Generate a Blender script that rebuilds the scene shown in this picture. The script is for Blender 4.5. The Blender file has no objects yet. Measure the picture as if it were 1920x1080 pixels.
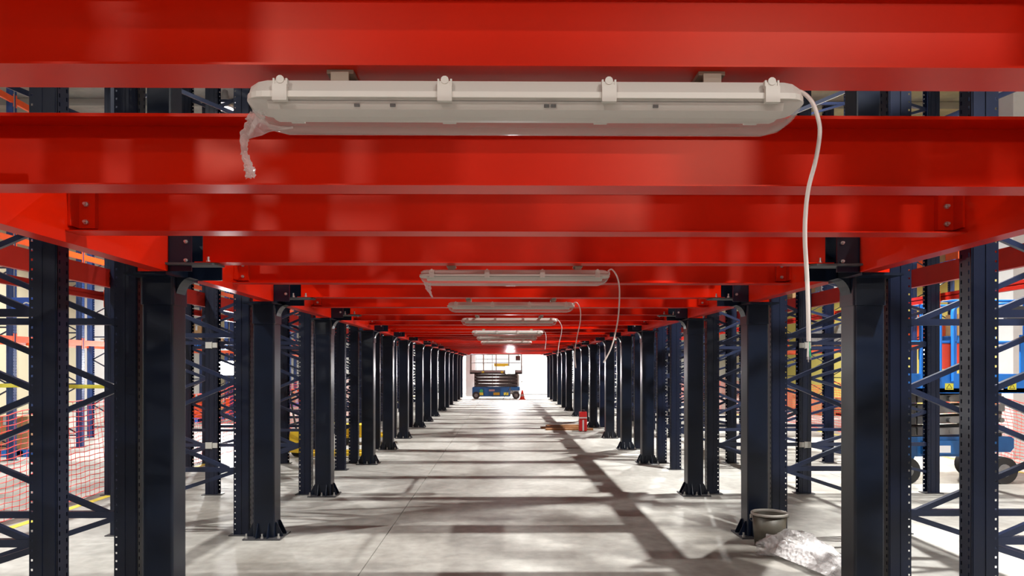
import bpy, math, random
from mathutils import Vector, Matrix
random.seed(7)
SC = bpy.context.scene
COL = SC.collection
PI = math.pi
H = 1.65            # camera height
XC = 0.08           # centre of the aisle under the mezzanine

# ------------------------------------------------------------------ camera, light, exposure
cd = bpy.data.cameras.new('camera'); cam = bpy.data.objects.new('camera', cd); COL.objects.link(cam)
cam.location = (0, 0, H); cam.rotation_euler = (PI/2, 0, math.radians(-0.66))
cd.sensor_width = 36; cd.lens = 26.0; cd.shift_y = 0.0771; cd.clip_end = 300; cd.clip_start = 0.05
SC.camera = cam
SC.view_settings.view_transform = 'Standard'; SC.view_settings.look = 'None'
SC.view_settings.gamma = 1; SC.view_settings.use_curve_mapping = False
SC.view_settings.exposure = -2.5
w = bpy.data.worlds.new('world'); SC.world = w; w.use_nodes = True
w.node_tree.nodes['Background'].inputs[0].default_value = (1, 1, 1, 1)
w.node_tree.nodes['Background'].inputs[1].default_value = 0.3
SC.cycles.max_bounces = 8; SC.cycles.diffuse_bounces = 4; SC.cycles.glossy_bounces = 3
SC.cycles.transmission_bounces = 6; SC.cycles.transparent_max_bounces = 12
SC.cycles.sample_clamp_indirect = 6

CEIL = 9.2
def area(name, loc, aim, size, power, color=(1, 1, 1), spread=PI):
    l = bpy.data.lights.new(name, 'AREA'); l.shape = 'DISK'; l.size = size; l.energy = power; l.color = color; l.spread = spread
    o = bpy.data.objects.new(name, l); COL.objects.link(o); o.location = loc
    d = Vector(aim) - Vector(loc); o.rotation_euler = d.to_track_quat('-Z', 'Y').to_euler()
    return o
# high-bay lamps: two rows by the mezzanine, one row over each outer aisle (housings are built below)
HB = [(x, y, 7.3) for x in (4.2,) for y in (-11, -4, 3, 10, 17, 24, 31, 38)] + \
     [(x, y, 7.3) for x in (-6.0,) for y in (-7, 5, 16, 27, 38)] + \
     [(x, y, 7.3) for x in (-13.0, 13.0) for y in (4, 14, 24, 34)]
HB += [(-2.2, 41.6, 7.3), (2.4, 41.6, 7.3)]  # invented extra pair, added only to brighten the far end wall
HBP = {-2.2: 9000, 2.4: 9000, 4.2: 4600, -6.0: 2900, -13.0: 3800, 13.0: 3800}
for p in HB:
    area('high_bay_glow', (p[0], p[1], p[2]-0.13), (p[0], p[1], 0), 0.16, HBP[p[0]], (1, .98, .94), math.radians(135))
# flood lamps high on the hall's near wall behind the camera
FL = [(-6.6, -14.5, 7.9), (5.4, -14.5, 7.4)]
for p, e in zip(FL, (3800, 3000)):
    area('flood_glow', (p[0], p[1]+.12, p[2]), (0, 8, 2.2), 0.22, e, (1, .96, .9))
# three work lamps on stands (heads are built below)
WL = [((0.33, 36.8, 1.50), (0.1, 0, 1.7), 900, (1, .97, 1)), ((9.9, 17.0, 2.05), (4, 0, 1.6), 900, (1, .9, .72)), ((-7.35, 19.6, 1.62), (-3, 0, 1.6), 1100, (1, 1, 1))]
for p, a, e, c in WL:
    d = (Vector(a)-Vector(p)).normalized()
    area('work_lamp_glow', tuple(Vector(p)+d*0.09), a, 0.26, e, c)

# ------------------------------------------------------------------ materials
def mat(name, col, rough=.5, metal=0, coat=0, noise=0, nscale=8, bump=0, bscale=60, alpha=None, emit=None, estr=0, spec=.5, dark=None):
    m = bpy.data.materials.new(name); m.use_nodes = True
    nt = m.node_tree; b = nt.nodes['Principled BSDF']
    b.inputs['Base Color'].default_value = (*col, 1); b.inputs['Roughness'].default_value = rough
    b.inputs['Metallic'].default_value = metal; b.inputs['Coat Weight'].default_value = coat
    b.inputs['Coat Roughness'].default_value = .12; b.inputs['Specular IOR Level'].default_value = spec
    if noise or bump:
        tc = nt.nodes.new('ShaderNodeTexCoord')
    if noise:
        n = nt.nodes.new('ShaderNodeTexNoise'); n.inputs['Scale'].default_value = nscale; n.inputs['Detail'].default_value = 6
        nt.links.new(tc.outputs['Object'], n.inputs['Vector'])
        r = nt.nodes.new('ShaderNodeValToRGB'); r.color_ramp.elements[0].position = .3; r.color_ramp.elements[1].position = .7
        c0 = dark if dark else tuple(c*(1-noise) for c in col)
        r.color_ramp.elements[0].color = (*c0, 1); r.color_ramp.elements[1].color = (*[min(1, c*(1+noise*.4)) for c in col], 1)
        nt.links.new(n.outputs['Fac'], r.inputs['Fac']); nt.links.new(r.outputs['Color'], b.inputs['Base Color'])
    if bump:
        n2 = nt.nodes.new('ShaderNodeTexNoise'); n2.inputs['Scale'].default_value = bscale; n2.inputs['Detail'].default_value = 4
        nt.links.new(tc.outputs['Object'], n2.inputs['Vector'])
        bp = nt.nodes.new('ShaderNodeBump'); bp.inputs['Strength'].default_value = bump; bp.inputs['Distance'].default_value = .02
        nt.links.new(n2.outputs['Fac'], bp.inputs['Height']); nt.links.new(bp.outputs['Normal'], b.inputs['Normal'])
    if alpha is not None: b.inputs['Alpha'].default_value = alpha
    if emit: b.inputs['Emission Color'].default_value = (*emit, 1); b.inputs['Emission Strength'].default_value = estr
    return m
M = {}
M['red'] = mat('red_powder_coat', (.56, .0110, .0008), .31, noise=.10, nscale=3, spec=.30)
M['red'].node_tree.nodes['Principled BSDF'].inputs['Specular Tint'].default_value = (1, .5, .38, 1)
M['redbeam'] = mat('dark_red_paint', (.45, .012, .003), .42, noise=.12, nscale=4)
M['orange'] = mat('orange_rack_paint', (.95, .11, .015), .4, noise=.08)
M['navy'] = mat('navy_powder_coat', (.0032, .0068, .018), .32, noise=.3, nscale=3, spec=.35)
M['upright'] = mat('blue_black_upright_paint', (.0042, .0078, .024), .36, noise=.25, nscale=4, spec=.35)
M['blue'] = mat('rack_blue_paint', (.02, .055, .20), .4, noise=.15)
M['brace'] = mat('grey_blue_brace_paint', (.018, .026, .062), .3, metal=.2)
M['galv'] = mat('galvanised_steel', (.55, .55, .54), .35, metal=.85, noise=.2, nscale=20)
M['clamp'] = mat('pale_grey_clamp', (.5, .5, .46), .5, noise=.15)
M['fbody'] = mat('pale_grey_plastic', (.62, .58, .53), .42)
M['bracket'] = mat('beige_bracket', (.30, .23, .17), .5)
M['ftray'] = mat('white_tray', (.72, .68, .62), .45)
M['cable'] = mat('white_cable', (.86, .80, .76), .4)
M['green'] = mat('green_wire', (.04, .45, .2), .4)
M['bluewire'] = mat('pale_wire', (.6, .6, .65), .4)
M['black'] = mat('black_rubber', (.015, .015, .016), .6)
M['dark'] = mat('dark_hole', (.006, .006, .008), .8)
M['liftblue'] = mat('lift_blue_paint', (.015, .2, .72), .4, noise=.08)
M['liftdark'] = mat('lift_chassis_blue', (.01, .10, .30), .4, noise=.15)
M['grey'] = mat('mid_grey_paint', (.23, .23, .23), .42, metal=.3, noise=.2)
M['dgrey'] = mat('charcoal_steel', (.05, .05, .055), .45, noise=.2)
M['yellow'] = mat('yellow_paint', (.88, .58, .03), .4, noise=.1)
M['lime'] = mat('bright_yellow', (.85, .80, .08), .5)
M['white'] = mat('white_paint', (.85, .85, .83), .5, noise=.04)
M['label'] = mat('white_label', (.75, .75, .75), .5)
M['orangeplastic'] = mat('orange_net_plastic', (1.0, .045, .03), .5)
M['coral'] = mat('cone_orange', (.95, .08, .04), .5)
M['carton'] = mat('brown_cardboard', (.50, .30, .14), .75, noise=.2, nscale=5)
M['wrap'] = mat('stretch_wrap_grey', (.32, .33, .34), .2, noise=.3)
M['wood'] = mat('pallet_wood', (.42, .24, .10), .7, noise=.4, nscale=12)
M['plank'] = mat('brown_plank_wood', (.24, .10, .03), .6, noise=.3, nscale=9)
M['bucket'] = mat('grey_bucket_plastic', (.062, .054, .040), .5, noise=.12)
M['rim'] = mat('pale_bucket_rim', (.30, .28, .25), .4)
M['redcase'] = mat('red_case', (.6, .02, .02), .45)
M['skyblue'] = mat('sign_blue', (.02, .08, .40), .5)
M['purlin'] = mat('galvanised_purlin', (.42, .42, .42), .4, metal=.6)
M['wallcream'] = mat('cream_wall_panel', (.86, .80, .58), .7, noise=.05, nscale=.4)
M['wallwhite'] = mat('white_wall_panel', (.88, .88, .86), .7, noise=.03, nscale=.4)
M['wallyellow'] = mat('yellow_wall_panel', (.92, .80, .22), .7, noise=.05, nscale=.6)
M['lamp'] = mat('lit_lamp_face', (1, 1, 1), .5, emit=(1, .97, .93), estr=260)
M['hbface'] = mat('lit_high_bay_face', (1, 1, 1), .5, emit=(1, .98, .94), estr=25)
M['linepaint'] = mat('yellow_floor_paint', (.85, .68, .08), .5, noise=.3, nscale=10)
M['foil'] = mat('foil_insulation', (.42, .42, .43), .32, metal=.6, noise=.3, nscale=2, bump=.9, bscale=5)

def glassy(name, tint, opac, rough=.08):
    m = bpy.data.materials.new(name); m.use_nodes = True; nt = m.node_tree; b = nt.nodes['Principled BSDF']
    b.inputs['Base Color'].default_value = (*tint, 1); b.inputs['Roughness'].default_value = rough
    tr = nt.nodes.new('ShaderNodeBsdfTransparent'); mx = nt.nodes.new('ShaderNodeMixShader')
    if rough > .1:
        tc = nt.nodes.new('ShaderNodeTexCoord'); vo = nt.nodes.new('ShaderNodeTexVoronoi'); vo.inputs['Scale'].default_value = 26
        bp = nt.nodes.new('ShaderNodeBump'); bp.inputs['Strength'].default_value = .9; bp.inputs['Distance'].default_value = .02
        nt.links.new(tc.outputs['Object'], vo.inputs['Vector']); nt.links.new(vo.outputs['Distance'], bp.inputs['Height']); nt.links.new(bp.outputs['Normal'], b.inputs['Normal'])
    lw = nt.nodes.new('ShaderNodeLayerWeight'); lw.inputs['Blend'].default_value = .35
    ma = nt.nodes.new('ShaderNodeMath'); ma.operation = 'MULTIPLY_ADD'; ma.inputs[1].default_value = .45; ma.inputs[2].default_value = opac
    ma.use_clamp = True
    nt.links.new(lw.outputs['Facing'], ma.inputs[0]); nt.links.new(ma.outputs[0], mx.inputs[0])
    nt.links.new(tr.outputs[0], mx.inputs[1]); nt.links.new(b.outputs[0], mx.inputs[2])
    nt.links.new(mx.outputs[0], nt.nodes['Material Output'].inputs[0])
    return m
M['clear'] = glassy('clear_diffuser_plastic', (.85, .80, .76), .16)
M['film'] = glassy('crumpled_clear_film', (.95, .88, .86), .35, .15)
M['bubble'] = glassy('bubble_wrap_plastic', (.78, .76, .76), .34, .14)

def concrete():
    m = bpy.data.materials.new('polished_concrete'); m.use_nodes = True; nt = m.node_tree; b = nt.nodes['Principled BSDF']
    g = nt.nodes.new('ShaderNodeNewGeometry')
    n1 = nt.nodes.new('ShaderNodeTexNoise'); n1.inputs['Scale'].default_value = .55; n1.inputs['Detail'].default_value = 8; n1.inputs['Roughness'].default_value = .62
    n2 = nt.nodes.new('ShaderNodeTexNoise'); n2.inputs['Scale'].default_value = 9; n2.inputs['Detail'].default_value = 8
    mp = nt.nodes.new('ShaderNodeMapping'); mp.inputs['Scale'].default_value = (1, .45, 1)
    nt.links.new(g.outputs['Position'], mp.inputs['Vector'])
    nt.links.new(mp.outputs[0], n1.inputs['Vector']); nt.links.new(g.outputs['Position'], n2.inputs['Vector'])
    r1 = nt.nodes.new('ShaderNodeValToRGB'); r1.color_ramp.elements[0].position = .35; r1.color_ramp.elements[1].position = .62
    r1.color_ramp.elements[0].color = (.22, .205, .18, 1); r1.color_ramp.elements[1].color = (.46, .455, .425, 1)
    r2 = nt.nodes.new('ShaderNodeValToRGB'); r2.color_ramp.elements[0].color = (.8, .8, .8, 1); r2.color_ramp.elements[1].color = (1.08, 1.08, 1.08, 1)
    r2.color_ramp.elements[0].position = .3; r2.color_ramp.elements[1].position = .7
    mx = nt.nodes.new('ShaderNodeMix'); mx.data_type = 'RGBA'; mx.blend_type = 'MULTIPLY'; mx.inputs[0].default_value = 1
    nt.links.new(n1.outputs[0], r1.inputs[0]); nt.links.new(n2.outputs[0], r2.inputs[0])
    nt.links.new(r1.outputs[0], mx.inputs[6]); nt.links.new(r2.outputs[0], mx.inputs[7]); nt.links.new(mx.outputs[2], b.inputs['Base Color'])
    r3 = nt.nodes.new('ShaderNodeMapRange'); r3.inputs[3].default_value = .48; r3.inputs[4].default_value = .68
    nt.links.new(n1.outputs[0], r3.inputs[0]); nt.links.new(r3.outputs[0], b.inputs['Roughness'])
    return m
M['concrete'] = concrete()
M['joint'] = mat('dark_joint_filler', (.10, .095, .085), .8)

# ------------------------------------------------------------------ mesh helpers
class MB:
    def __init__(s): s.v = []; s.f = []; s.sm = []
    def add(s, vs, fs, smooth=False):
        o = len(s.v); s.v += [tuple(v) for v in vs]; s.f += [tuple(i+o for i in f) for f in fs]; s.sm += [smooth]*len(fs); return s
    def box(s, x0, x1, y0, y1, z0, z1):
        if x0 > x1: x0, x1 = x1, x0
        vs = [(x, y, z) for z in (z0, z1) for y in (y0, y1) for x in (x0, x1)]
        return s.add(vs, [(0, 2, 3, 1), (4, 5, 7, 6), (0, 1, 5, 4), (2, 6, 7, 3), (0, 4, 6, 2), (1, 3, 7, 5)])
    def cbox(s, c, d): return s.box(c[0]-d[0]/2, c[0]+d[0]/2, c[1]-d[1]/2, c[1]+d[1]/2, c[2]-d[2]/2, c[2]+d[2]/2)
    def prism(s, pts, axis, a, b):
        # closed 2D polygon swept along an axis: axis 0 -> pts (y,z), 1 -> (x,z), 2 -> (x,y)
        def P(p, t): return (t, p[0], p[1]) if axis == 0 else ((p[0], t, p[1]) if axis == 1 else (p[0], p[1], t))
        n = len(pts); vs = [P(p, a) for p in pts]+[P(p, b) for p in pts]
        fs = [(i, (i+1) % n, n+(i+1) % n, n+i) for i in range(n)]+[tuple(range(n-1, -1, -1)), tuple(range(n, 2*n))]
        return s.add(vs, fs)
    def rbox(s, x0, x1, y0, y1, z0, z1, r=.012, seg=3):
        # upright box with rounded vertical edges
        pts = []
        for cx, cy, a0 in ((x1-r, y1-r, 0), (x0+r, y1-r, PI/2), (x0+r, y0+r, PI), (x1-r, y0+r, 1.5*PI)):
            for k in range(seg+1):
                a = a0+PI/2*k/seg; pts.append((cx+r*math.cos(a), cy+r*math.sin(a)))
        return s.prism(pts, 2, z0, z1)
    def tube(s, path, r, n=8, cap=True):
        path = [Vector(p) for p in path]; rr = r if isinstance(r, (list, tuple)) else [r]*len(path)
        rings = []; up = None
        for i, p in enumerate(path):
            t = (path[min(i+1, len(path)-1)]-path[max(i-1, 0)])
            if t.length < 1e-9: t = Vector((0, 0, 1))
            t.normalize()
            if up is None: up = Vector((0, 0, 1)) if abs(t.z) < .9 else Vector((1, 0, 0))
            a = up-t*up.dot(t)
            if a.length < 1e-6: a = t.orthogonal()
            a.normalize(); b = t.cross(a); up = a
            rings.append([p+a*(math.cos(2*PI*k/n+PI/n)*rr[i])+b*(math.sin(2*PI*k/n+PI/n)*rr[i]) for k in range(n)])
        vs = [v for g in rings for v in g]; fs = []
        for i in range(len(rings)-1):
            for k in range(n): fs.append((i*n+k, i*n+(k+1) % n, (i+1)*n+(k+1) % n, (i+1)*n+k))
        s.add(vs, fs, n > 5)
        if cap: s.add(rings[0], [tuple(range(n-1, -1, -1))]); s.add(rings[-1], [tuple(range(n))])
        return s
    def bar(s, a, b, w, h=None):
        # rectangular bar between two points
        a = Vector(a); b = Vector(b); h = h or w; t = (b-a).normalized()
        u = Vector((0, 1, 0)) if abs(t.y) < .9 else Vector((0, 0, 1)); u = (u-t*u.dot(t)).normalized(); v = t.cross(u)
        vs = [p+u*(i*w/2)+v*(j*h/2) for p in (a, b) for i, j in ((-1, -1), (1, -1), (1, 1), (-1, 1))]
        return s.add(vs, [(0, 1, 2, 3), (7, 6, 5, 4), (0, 4, 5, 1), (1, 5, 6, 2), (2, 6, 7, 3), (3, 7, 4, 0)])
    def cyl(s, c, axis, r, l, n=16, r2=None):
        d = Vector([(1, 0, 0), (0, 1, 0), (0, 0, 1)][axis]); c = Vector(c)
        return s.tube([c-d*l/2, c+d*l/2], [r, r2 if r2 is not None else r], n)
    def lathe(s, prof, c, n=24):
        vs = []; fs = []
        for (r, z) in prof:
            for k in range(n): vs.append((c[0]+r*math.cos(2*PI*k/n), c[1]+r*math.sin(2*PI*k/n), c[2]+z))
        for i in range(len(prof)-1):
            for k in range(n): fs.append((i*n+k, i*n+(k+1) % n, (i+1)*n+(k+1) % n, (i+1)*n+k))
        return s.add(vs, fs, True)
    def mesh(s, name, m):
        me = bpy.data.meshes.new(name); me.from_pydata(s.v, [], s.f); me.polygons.foreach_set('use_smooth', s.sm)
        me.materials.append(M[m] if isinstance(m, str) else m); me.update(); return me
    def obj(s, name, m, parent=None, loc=(0, 0, 0)):
        return link(name, s.mesh(name, m), parent, loc)

def link(name, me, parent=None, loc=(0, 0, 0), rot=None, scale=None):
    o = bpy.data.objects.new(name, me); COL.objects.link(o)
    if parent: o.parent = parent
    o.location = loc
    if rot: o.rotation_euler = rot
    if scale: o.scale = scale
    return o
def thing(name, label, cat, loc=(0, 0, 0), rz=0, group=None):
    o = link(name, None, None, loc, (0, 0, rz)); tag(o, label, cat, group); o.empty_display_size = .1; return o
def tag(o, label, cat, group=None):
    o['label'] = label; o['category'] = cat
    if group: o['group'] = group
    return o
def struct(o): o['kind'] = 'structure'; return o
ORD = ['zeroth', 'first', 'second', 'third', 'fourth', 'fifth', 'sixth', 'seventh', 'eighth', 'ninth', 'tenth', 'eleventh', 'twelfth', 'thirteenth', 'fourteenth', 'fifteenth',
       'sixteenth', 'seventeenth', 'eighteenth', 'nineteenth', 'twentieth', 'twenty-first', 'twenty-second', 'twenty-third', 'twenty-fourth', 'twenty-fifth', 'twenty-sixth', 'twenty-seventh',
       'twenty-eighth', 'twenty-ninth', 'thirtieth', 'thirty-first', 'thirty-second', 'thirty-third', 'thirty-fourth', 'thirty-fifth', 'thirty-sixth']

# ------------------------------------------------------------------ the hall: floor, walls, ceiling
X0, X1, Y0, Y1 = -17.0, 17.0, -16.0, 46.0
fl = struct(MB().box(X0-.3, X1+.3, Y0-.3, Y1+.3, -.5, -.10).obj('floor', 'joint'))
SL = 6.2
xs = [X0-.3]+[x for x in [-1.15+SL*k for k in range(-4, 5)] if X0 < x < X1]+[X1+.3]
ys = [Y0-.3]+[y for y in [5.0+SL*k for k in range(-5, 8)] if Y0 < y < Y1]+[Y1+.3]
for i in range(len(xs)-1):
    for j in range(len(ys)-1):
        g = .004
        MB().box(xs[i]+g, xs[i+1]-g, ys[j]+g, ys[j+1]-g, -.10, 0).obj('slab', 'concrete', fl)
ce = struct(MB().box(X0-.3, X1+.3, Y0-.3, Y1+.3, CEIL+.02, CEIL+.3).obj('ceiling', 'foil'))
pm = MB().prism([(-.04, 0), (.04, 0), (.04, .012), (-.028, .012), (-.028, .19), (.04, .19), (.04, .2), (-.04, .2)], 0, X0, X1).mesh('purlin', 'purlin')
for k in range(31): link('purlin', pm, ce, (0, Y0+1+2*k, CEIL-.19))
wl = struct(MB().box(X0-.3, X0, Y0, Y1, 0, CEIL).obj('wall_left', 'wallcream'))
wr = struct(MB().box(X1, X1+.3, Y0, Y1, 0, CEIL).obj('wall_right', 'wallcream'))
wf = struct(MB().box(X0, X1, Y1, Y1+.3, 0, CEIL).obj('wall_far', 'wallwhite'))
wn = struct(MB().box(X0, X1, Y0-.3, Y0, 0, CEIL).obj('wall_near', 'wallwhite'))
# cladding panels stand proud of the side walls
pl = MB().box(0, .05, .01, 1.99, .02, CEIL-.02).mesh('panel', 'wallwhite')
plc = MB().box(0, .05, .01, 1.99, .02, CEIL-.02).mesh('panel', 'wallcream')
ply = MB().box(-.05, 0, .01, 1.99, .02, CEIL-.02).mesh('panel', 'wallyellow')
plw = MB().box(-.05, 0, .01, 1.99, .02, CEIL-.02).mesh('panel', 'wallwhite')
for k in range(31):
    y = Y0+2*k
    link('panel', plc if k % 5 < 3 else pl, wl, (X0, y, 0)); link('panel', ply if k > 10 else plw, wr, (X1, y, 0))
plf = MB().box(.01, 1.99, -.05, 0, .02, CEIL-.02).mesh('panel', 'wallwhite')
for k in range(17): link('panel', plf, wf, (X0+2*k, Y1, 0))
# yellow painted line beside the left net
struct(MB().box(-5.10, -5.00, 3, 42, .0005, .003).obj('trim_1', 'linepaint'))
struct(MB().box(8.05, 8.15, 3, 42, .0005, .003).obj('trim_2', 'linepaint'))

# ------------------------------------------------------------------ mezzanine geometry
PER = 7.6
def seq(base, lo, hi):
    out = []
    for k in range(-3, 8):
        for b in base:
            y = b+PER*k
            if lo < y < hi: out.append(y)
    return sorted(out)
COLY = seq((5.05, 7.23, 9.55), -3, 40.5)     # column centres
FRY = seq((4.28, 5.10, 7.32, 9.62), 3.9, 41)
FRY = [4.28]+[y for y in FRY if y > 4.4]
BACK = [-3.32, -2.5, -.28, 2.02]
ZP = H+.615          # underside of the main beams
ZJ = H+.67           # underside of the joists
ZT = H+.932          # common top
CI, CO, MI = 2.28, 2.485, 2.235   # inner/outer face of columns from the aisle centre
COLTOP = 4.9

# column meshes (local: x outward from 0 = inner face, y centred, z up)
cw = CO-CI
m_shaft = MB().rbox(0, cw, -.105, .105, .012, ZP-.045, .016, 4).mesh('shaft', 'navy')
m_base = MB().box(-.075, cw+.075, -.18, .18, 0, .014).mesh('base_plate', 'dgrey')
def gus(pts_axis, pts, a, b): return MB().prism(pts, pts_axis, a, b).mesh('gusset', 'navy')
m_gin = gus(1, [(0, .014), (-.07, .014), (-.07, .03), (-.012, .15), (0, .15)], -.004, .004)
m_gout = gus(1, [(cw, .014), (cw+.07, .014), (cw+.07, .03), (cw+.012, .15), (cw, .15)], -.004, .004)
m_gfr = gus(0, [(-.105, .014), (-.175, .014), (-.175, .03), (-.117, .15), (-.105, .15)], -.004, .004)
m_anchor = MB().cyl((0, 0, .035), 2, .009, .045, 8).cyl((0, 0, .022), 2, .017, .016, 6).mesh('anchor_bolt', 'galv')
m_cap = MB().box(-.02, cw+.05, -.25, .25, ZP-.016, ZP).mesh('cap_plate', 'navy')
m_band = MB().rbox(-.008, cw+.008, -.113, .113, ZP-.20, ZP-.016, .018, 3).mesh('head_sleeve', 'navy')
hp = [(0, ZP-.19)]+[(-.10*(1-math.cos(a))*1.0-.0, ZP-.19+.175*math.sin(a)) for a in [PI/2*k/8 for k in range(1, 9)]]+[(0, ZP-.015)]
m_haunch = MB().prism(hp, 1, -.07, .07).mesh('haunch', 'navy')
# stub: perforated profile with flange ears where the main beams bolt on
sb = MB().rbox(.045, cw-.045, -.25, .25, ZP, ZT+.02, .012, 2).rbox(.02, cw-.02, -.09, .09, ZT+.021, COLTOP, .012, 2)
m_stub = sb.mesh('stub_post', 'navy')
m_ear = MB().box(2.09-CI, 2.375-CI, -.265, -.25, ZP+.002, ZT+.02).mesh('end_plate', 'navy')
m_ear2 = MB().box(2.09-CI, 2.375-CI, .25, .265, ZP+.002, ZT+.02).mesh('end_plate', 'navy')
def bolt_mesh(axis, r=.013, l=.02):
    b = MB().cyl((0, 0, 0), axis, r, l*.6, 6); d = [0, 0, 0]; d[axis] = 1
    b.cyl(tuple(-x*l*.6 for x in d) if axis != 2 else (0, 0, l*.6), axis, r*.55, l, 8); return b.mesh('bolt', 'galv')
m_bolty = bolt_mesh(1); m_boltz = bolt_mesh(2, .014, .03); m_boltx = bolt_mesh(0)
# knee plate under the joist beside the column
m_knee = MB().prism([(-.36, -.05), (-.33, -.075), (.0, -.10), (.0, .06), (-.36, .06)], 2, ZJ-.016, ZJ-.003).mesh('knee_plate', 'dgrey')

def place_column(side, y, n):
    s = 'left' if side < 0 else 'right'
    lab = f'navy box column under the mezzanine, {ORD[n]} from the camera in the {s} row' if n > 0 else f'navy box column in the {s} row, level with the camera'
    t = thing('mezzanine_column', lab, 'column', (XC+side*CI, y, 0), 0, 'mezzanine columns')
    rot = (0, 0, 0) if side > 0 else (0, 0, 0)
    sx = side
    def P(nm, me, loc=(0, 0, 0)):
        me2 = MIR(me) if side < 0 else me
        return link(nm, me2, t, (loc[0]*sx, loc[1], loc[2]))
    P('shaft', m_shaft); P('base_plate', m_base); P('cap_plate', m_cap); P('head_sleeve', m_band); P('haunch', m_haunch)
    P('stub_post', m_stub); P('end_plate', m_ear); P('end_plate', m_ear2)
    if y < 30:
        for gx in (-.06, .06): P('gusset', m_gin, (0, gx, 0)); P('gusset', m_gout, (0, gx, 0))
        for gx in (.05, cw-.05): P('gusset', m_gfr, (gx, 0, 0))
        for ax, ay in ((-.05, -.14), (cw/2, -.15), (cw+.05, -.14)): P('anchor_bolt', m_anchor, (ax, ay, 0))
    if y < 24:
        for bz in (ZP+.07, ZP+.19):
            for bx in (2.12-CI, 2.35-CI): P('bolt', m_bolty, (bx, -.275, bz))
    return t
_mir = {}
def MIR(me):
    if me.name not in _mir:
        c = me.copy()
        for v in c.vertices: v.co.x = -v.co.x
        c.flip_normals(); _mir[me.name] = c
    return _mir[me.name]

JY = [1.645, 2.73, 3.66, 4.76, 5.9, 7.12, 8.3, 9.45]
while JY[-1] < 39: JY.append(JY[-1]+1.17)
JY = [0.45, -.75]+JY
for i, y in enumerate(COLY):
    n = sum(1 for q in COLY[:i+1] if q > 2.2)
    for s in (-1, 1):
        o = place_column(s, y, n)
        if y < 2.2: o['label'] = f'navy mezzanine column in the {"left" if s<0 else "right"} row, {"beside" if y>0 else "behind"} the camera'

# joists: cold-formed channels open towards the camera
def chan(y0, y1, z0, z1, th, lip=.016):
    # outline (y,z) of a C with its open side at y0
    return [(y0, z0), (y1, z0), (y1, z1), (y0, z1), (y0, z1-lip), (y0+th, z1-lip), (y0+th, z1-th), (y1-th, z1-th), (y1-th, z0+th), (y0+th, z0+th), (y0, z0+th)]
JL = MI-.001; JS = 2.06
m_j = MB().prism(chan(0, .14, ZJ, ZT, .005, .012), 0, -JL, JL).mesh('channel', 'red')
m_js = MB().prism(chan(0, .14, ZJ, ZT, .005, .012), 0, -JS, JS).mesh('channel', 'red')
m_cleat = MB().box(-.09, .0, .10, .134, ZJ+.03, ZT-.03).box(-.012, 0, .02, .134, ZJ+.03, ZT-.03).mesh('cleat', 'red')
nj = 0
for y in sorted(JY):
    if y > 1: nj += 1
    if y < 1: lab = 'orange-red channel joist overhead, ' + ('just in front of' if y > 0 else 'behind') + ' the camera position'
    elif nj <= 20: lab = f'orange-red channel joist spanning the aisle, {ORD[nj]} from the camera'
    else: lab = 'orange-red channel joist far down the aisle, far beyond the last light fitting'
    if nj <= 20 and nj == 1 and y > 1: lab = 'nearest orange-red channel joist, with the big light fitting under it'
    t = thing('joist', lab, 'beam', (XC, y, 0), 0, 'far joists' if nj > 20 else 'near joists')
    atcol = min(abs(q-y-.07) for q in COLY) < .30; je = JS if atcol else JL
    link('channel', m_js if atcol else m_j, t)
    if not atcol: link('cleat', m_cleat, t, (je, 0, 0)); link('cleat', MIR(m_cleat), t, (-je, 0, 0))
    if atcol:      # knee plates beside the column heads
        for sx in (-1, 1):
            link('knee_plate', m_knee if sx > 0 else MIR(m_knee), t, (sx*(CI-.005), .07, 0))
            if y < 24:
                for bx in (-.29, -.17, -.06): link('bolt', m_boltz, t, (sx*(CI+bx), .05, ZJ+.010))
    if y < 14 and not atcol:
        for sx in (-1, 1):
            for bz in (ZJ+.06, ZJ+.15): link('bolt', m_bolty, t, (sx*(je-.05), .092, bz))

# main beams between the columns
def mbeam(L): return MB().prism([(0, ZP), (.10, ZP), (.10, ZP+.018), (.012, ZP+.018), (.012, ZT-.018), (.10, ZT-.018), (.10, ZT), (0, ZT)], 1, 0, L).mesh('channel', 'red')
m_me = MB().box(.0, .19, 0, .01, ZP, ZT).mesh('end_plate', 'red')
for s in (-1, 1):
    for i in range(len(COLY)-1):
        a, b = COLY[i]+.27, COLY[i+1]-.27
        sd = 'left' if s < 0 else 'right'
        n = sum(1 for q in COLY[:i+2] if q > 2.2)
        lab = f'orange-red main beam along the {sd} column row, ending at its {ORD[n]} column' if n > 0 else f'orange-red main beam of the {sd} row beside the camera'
        if i == 0: lab = f'orange-red main beam of the {sd} row behind the camera'
        t = thing('main_beam', lab, 'beam', (XC+s*MI, a, 0), 0, 'main beams on the columns')
        me = mbeam(b-a)
        link('channel', MIR(me) if s < 0 else me, t)
        e = MIR(m_me) if s < 0 else m_me
        link('end_plate', e, t); link('end_plate', e, t, (0, b-a-.01, 0))
        if b < 26:
            for bz in (ZP+.07, ZP+.19):
                link('bolt', m_bolty, t, (s*.05, b-a-.018, bz)); link('bolt', m_bolty, t, (s*.13, b-a-.018, bz))

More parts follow.
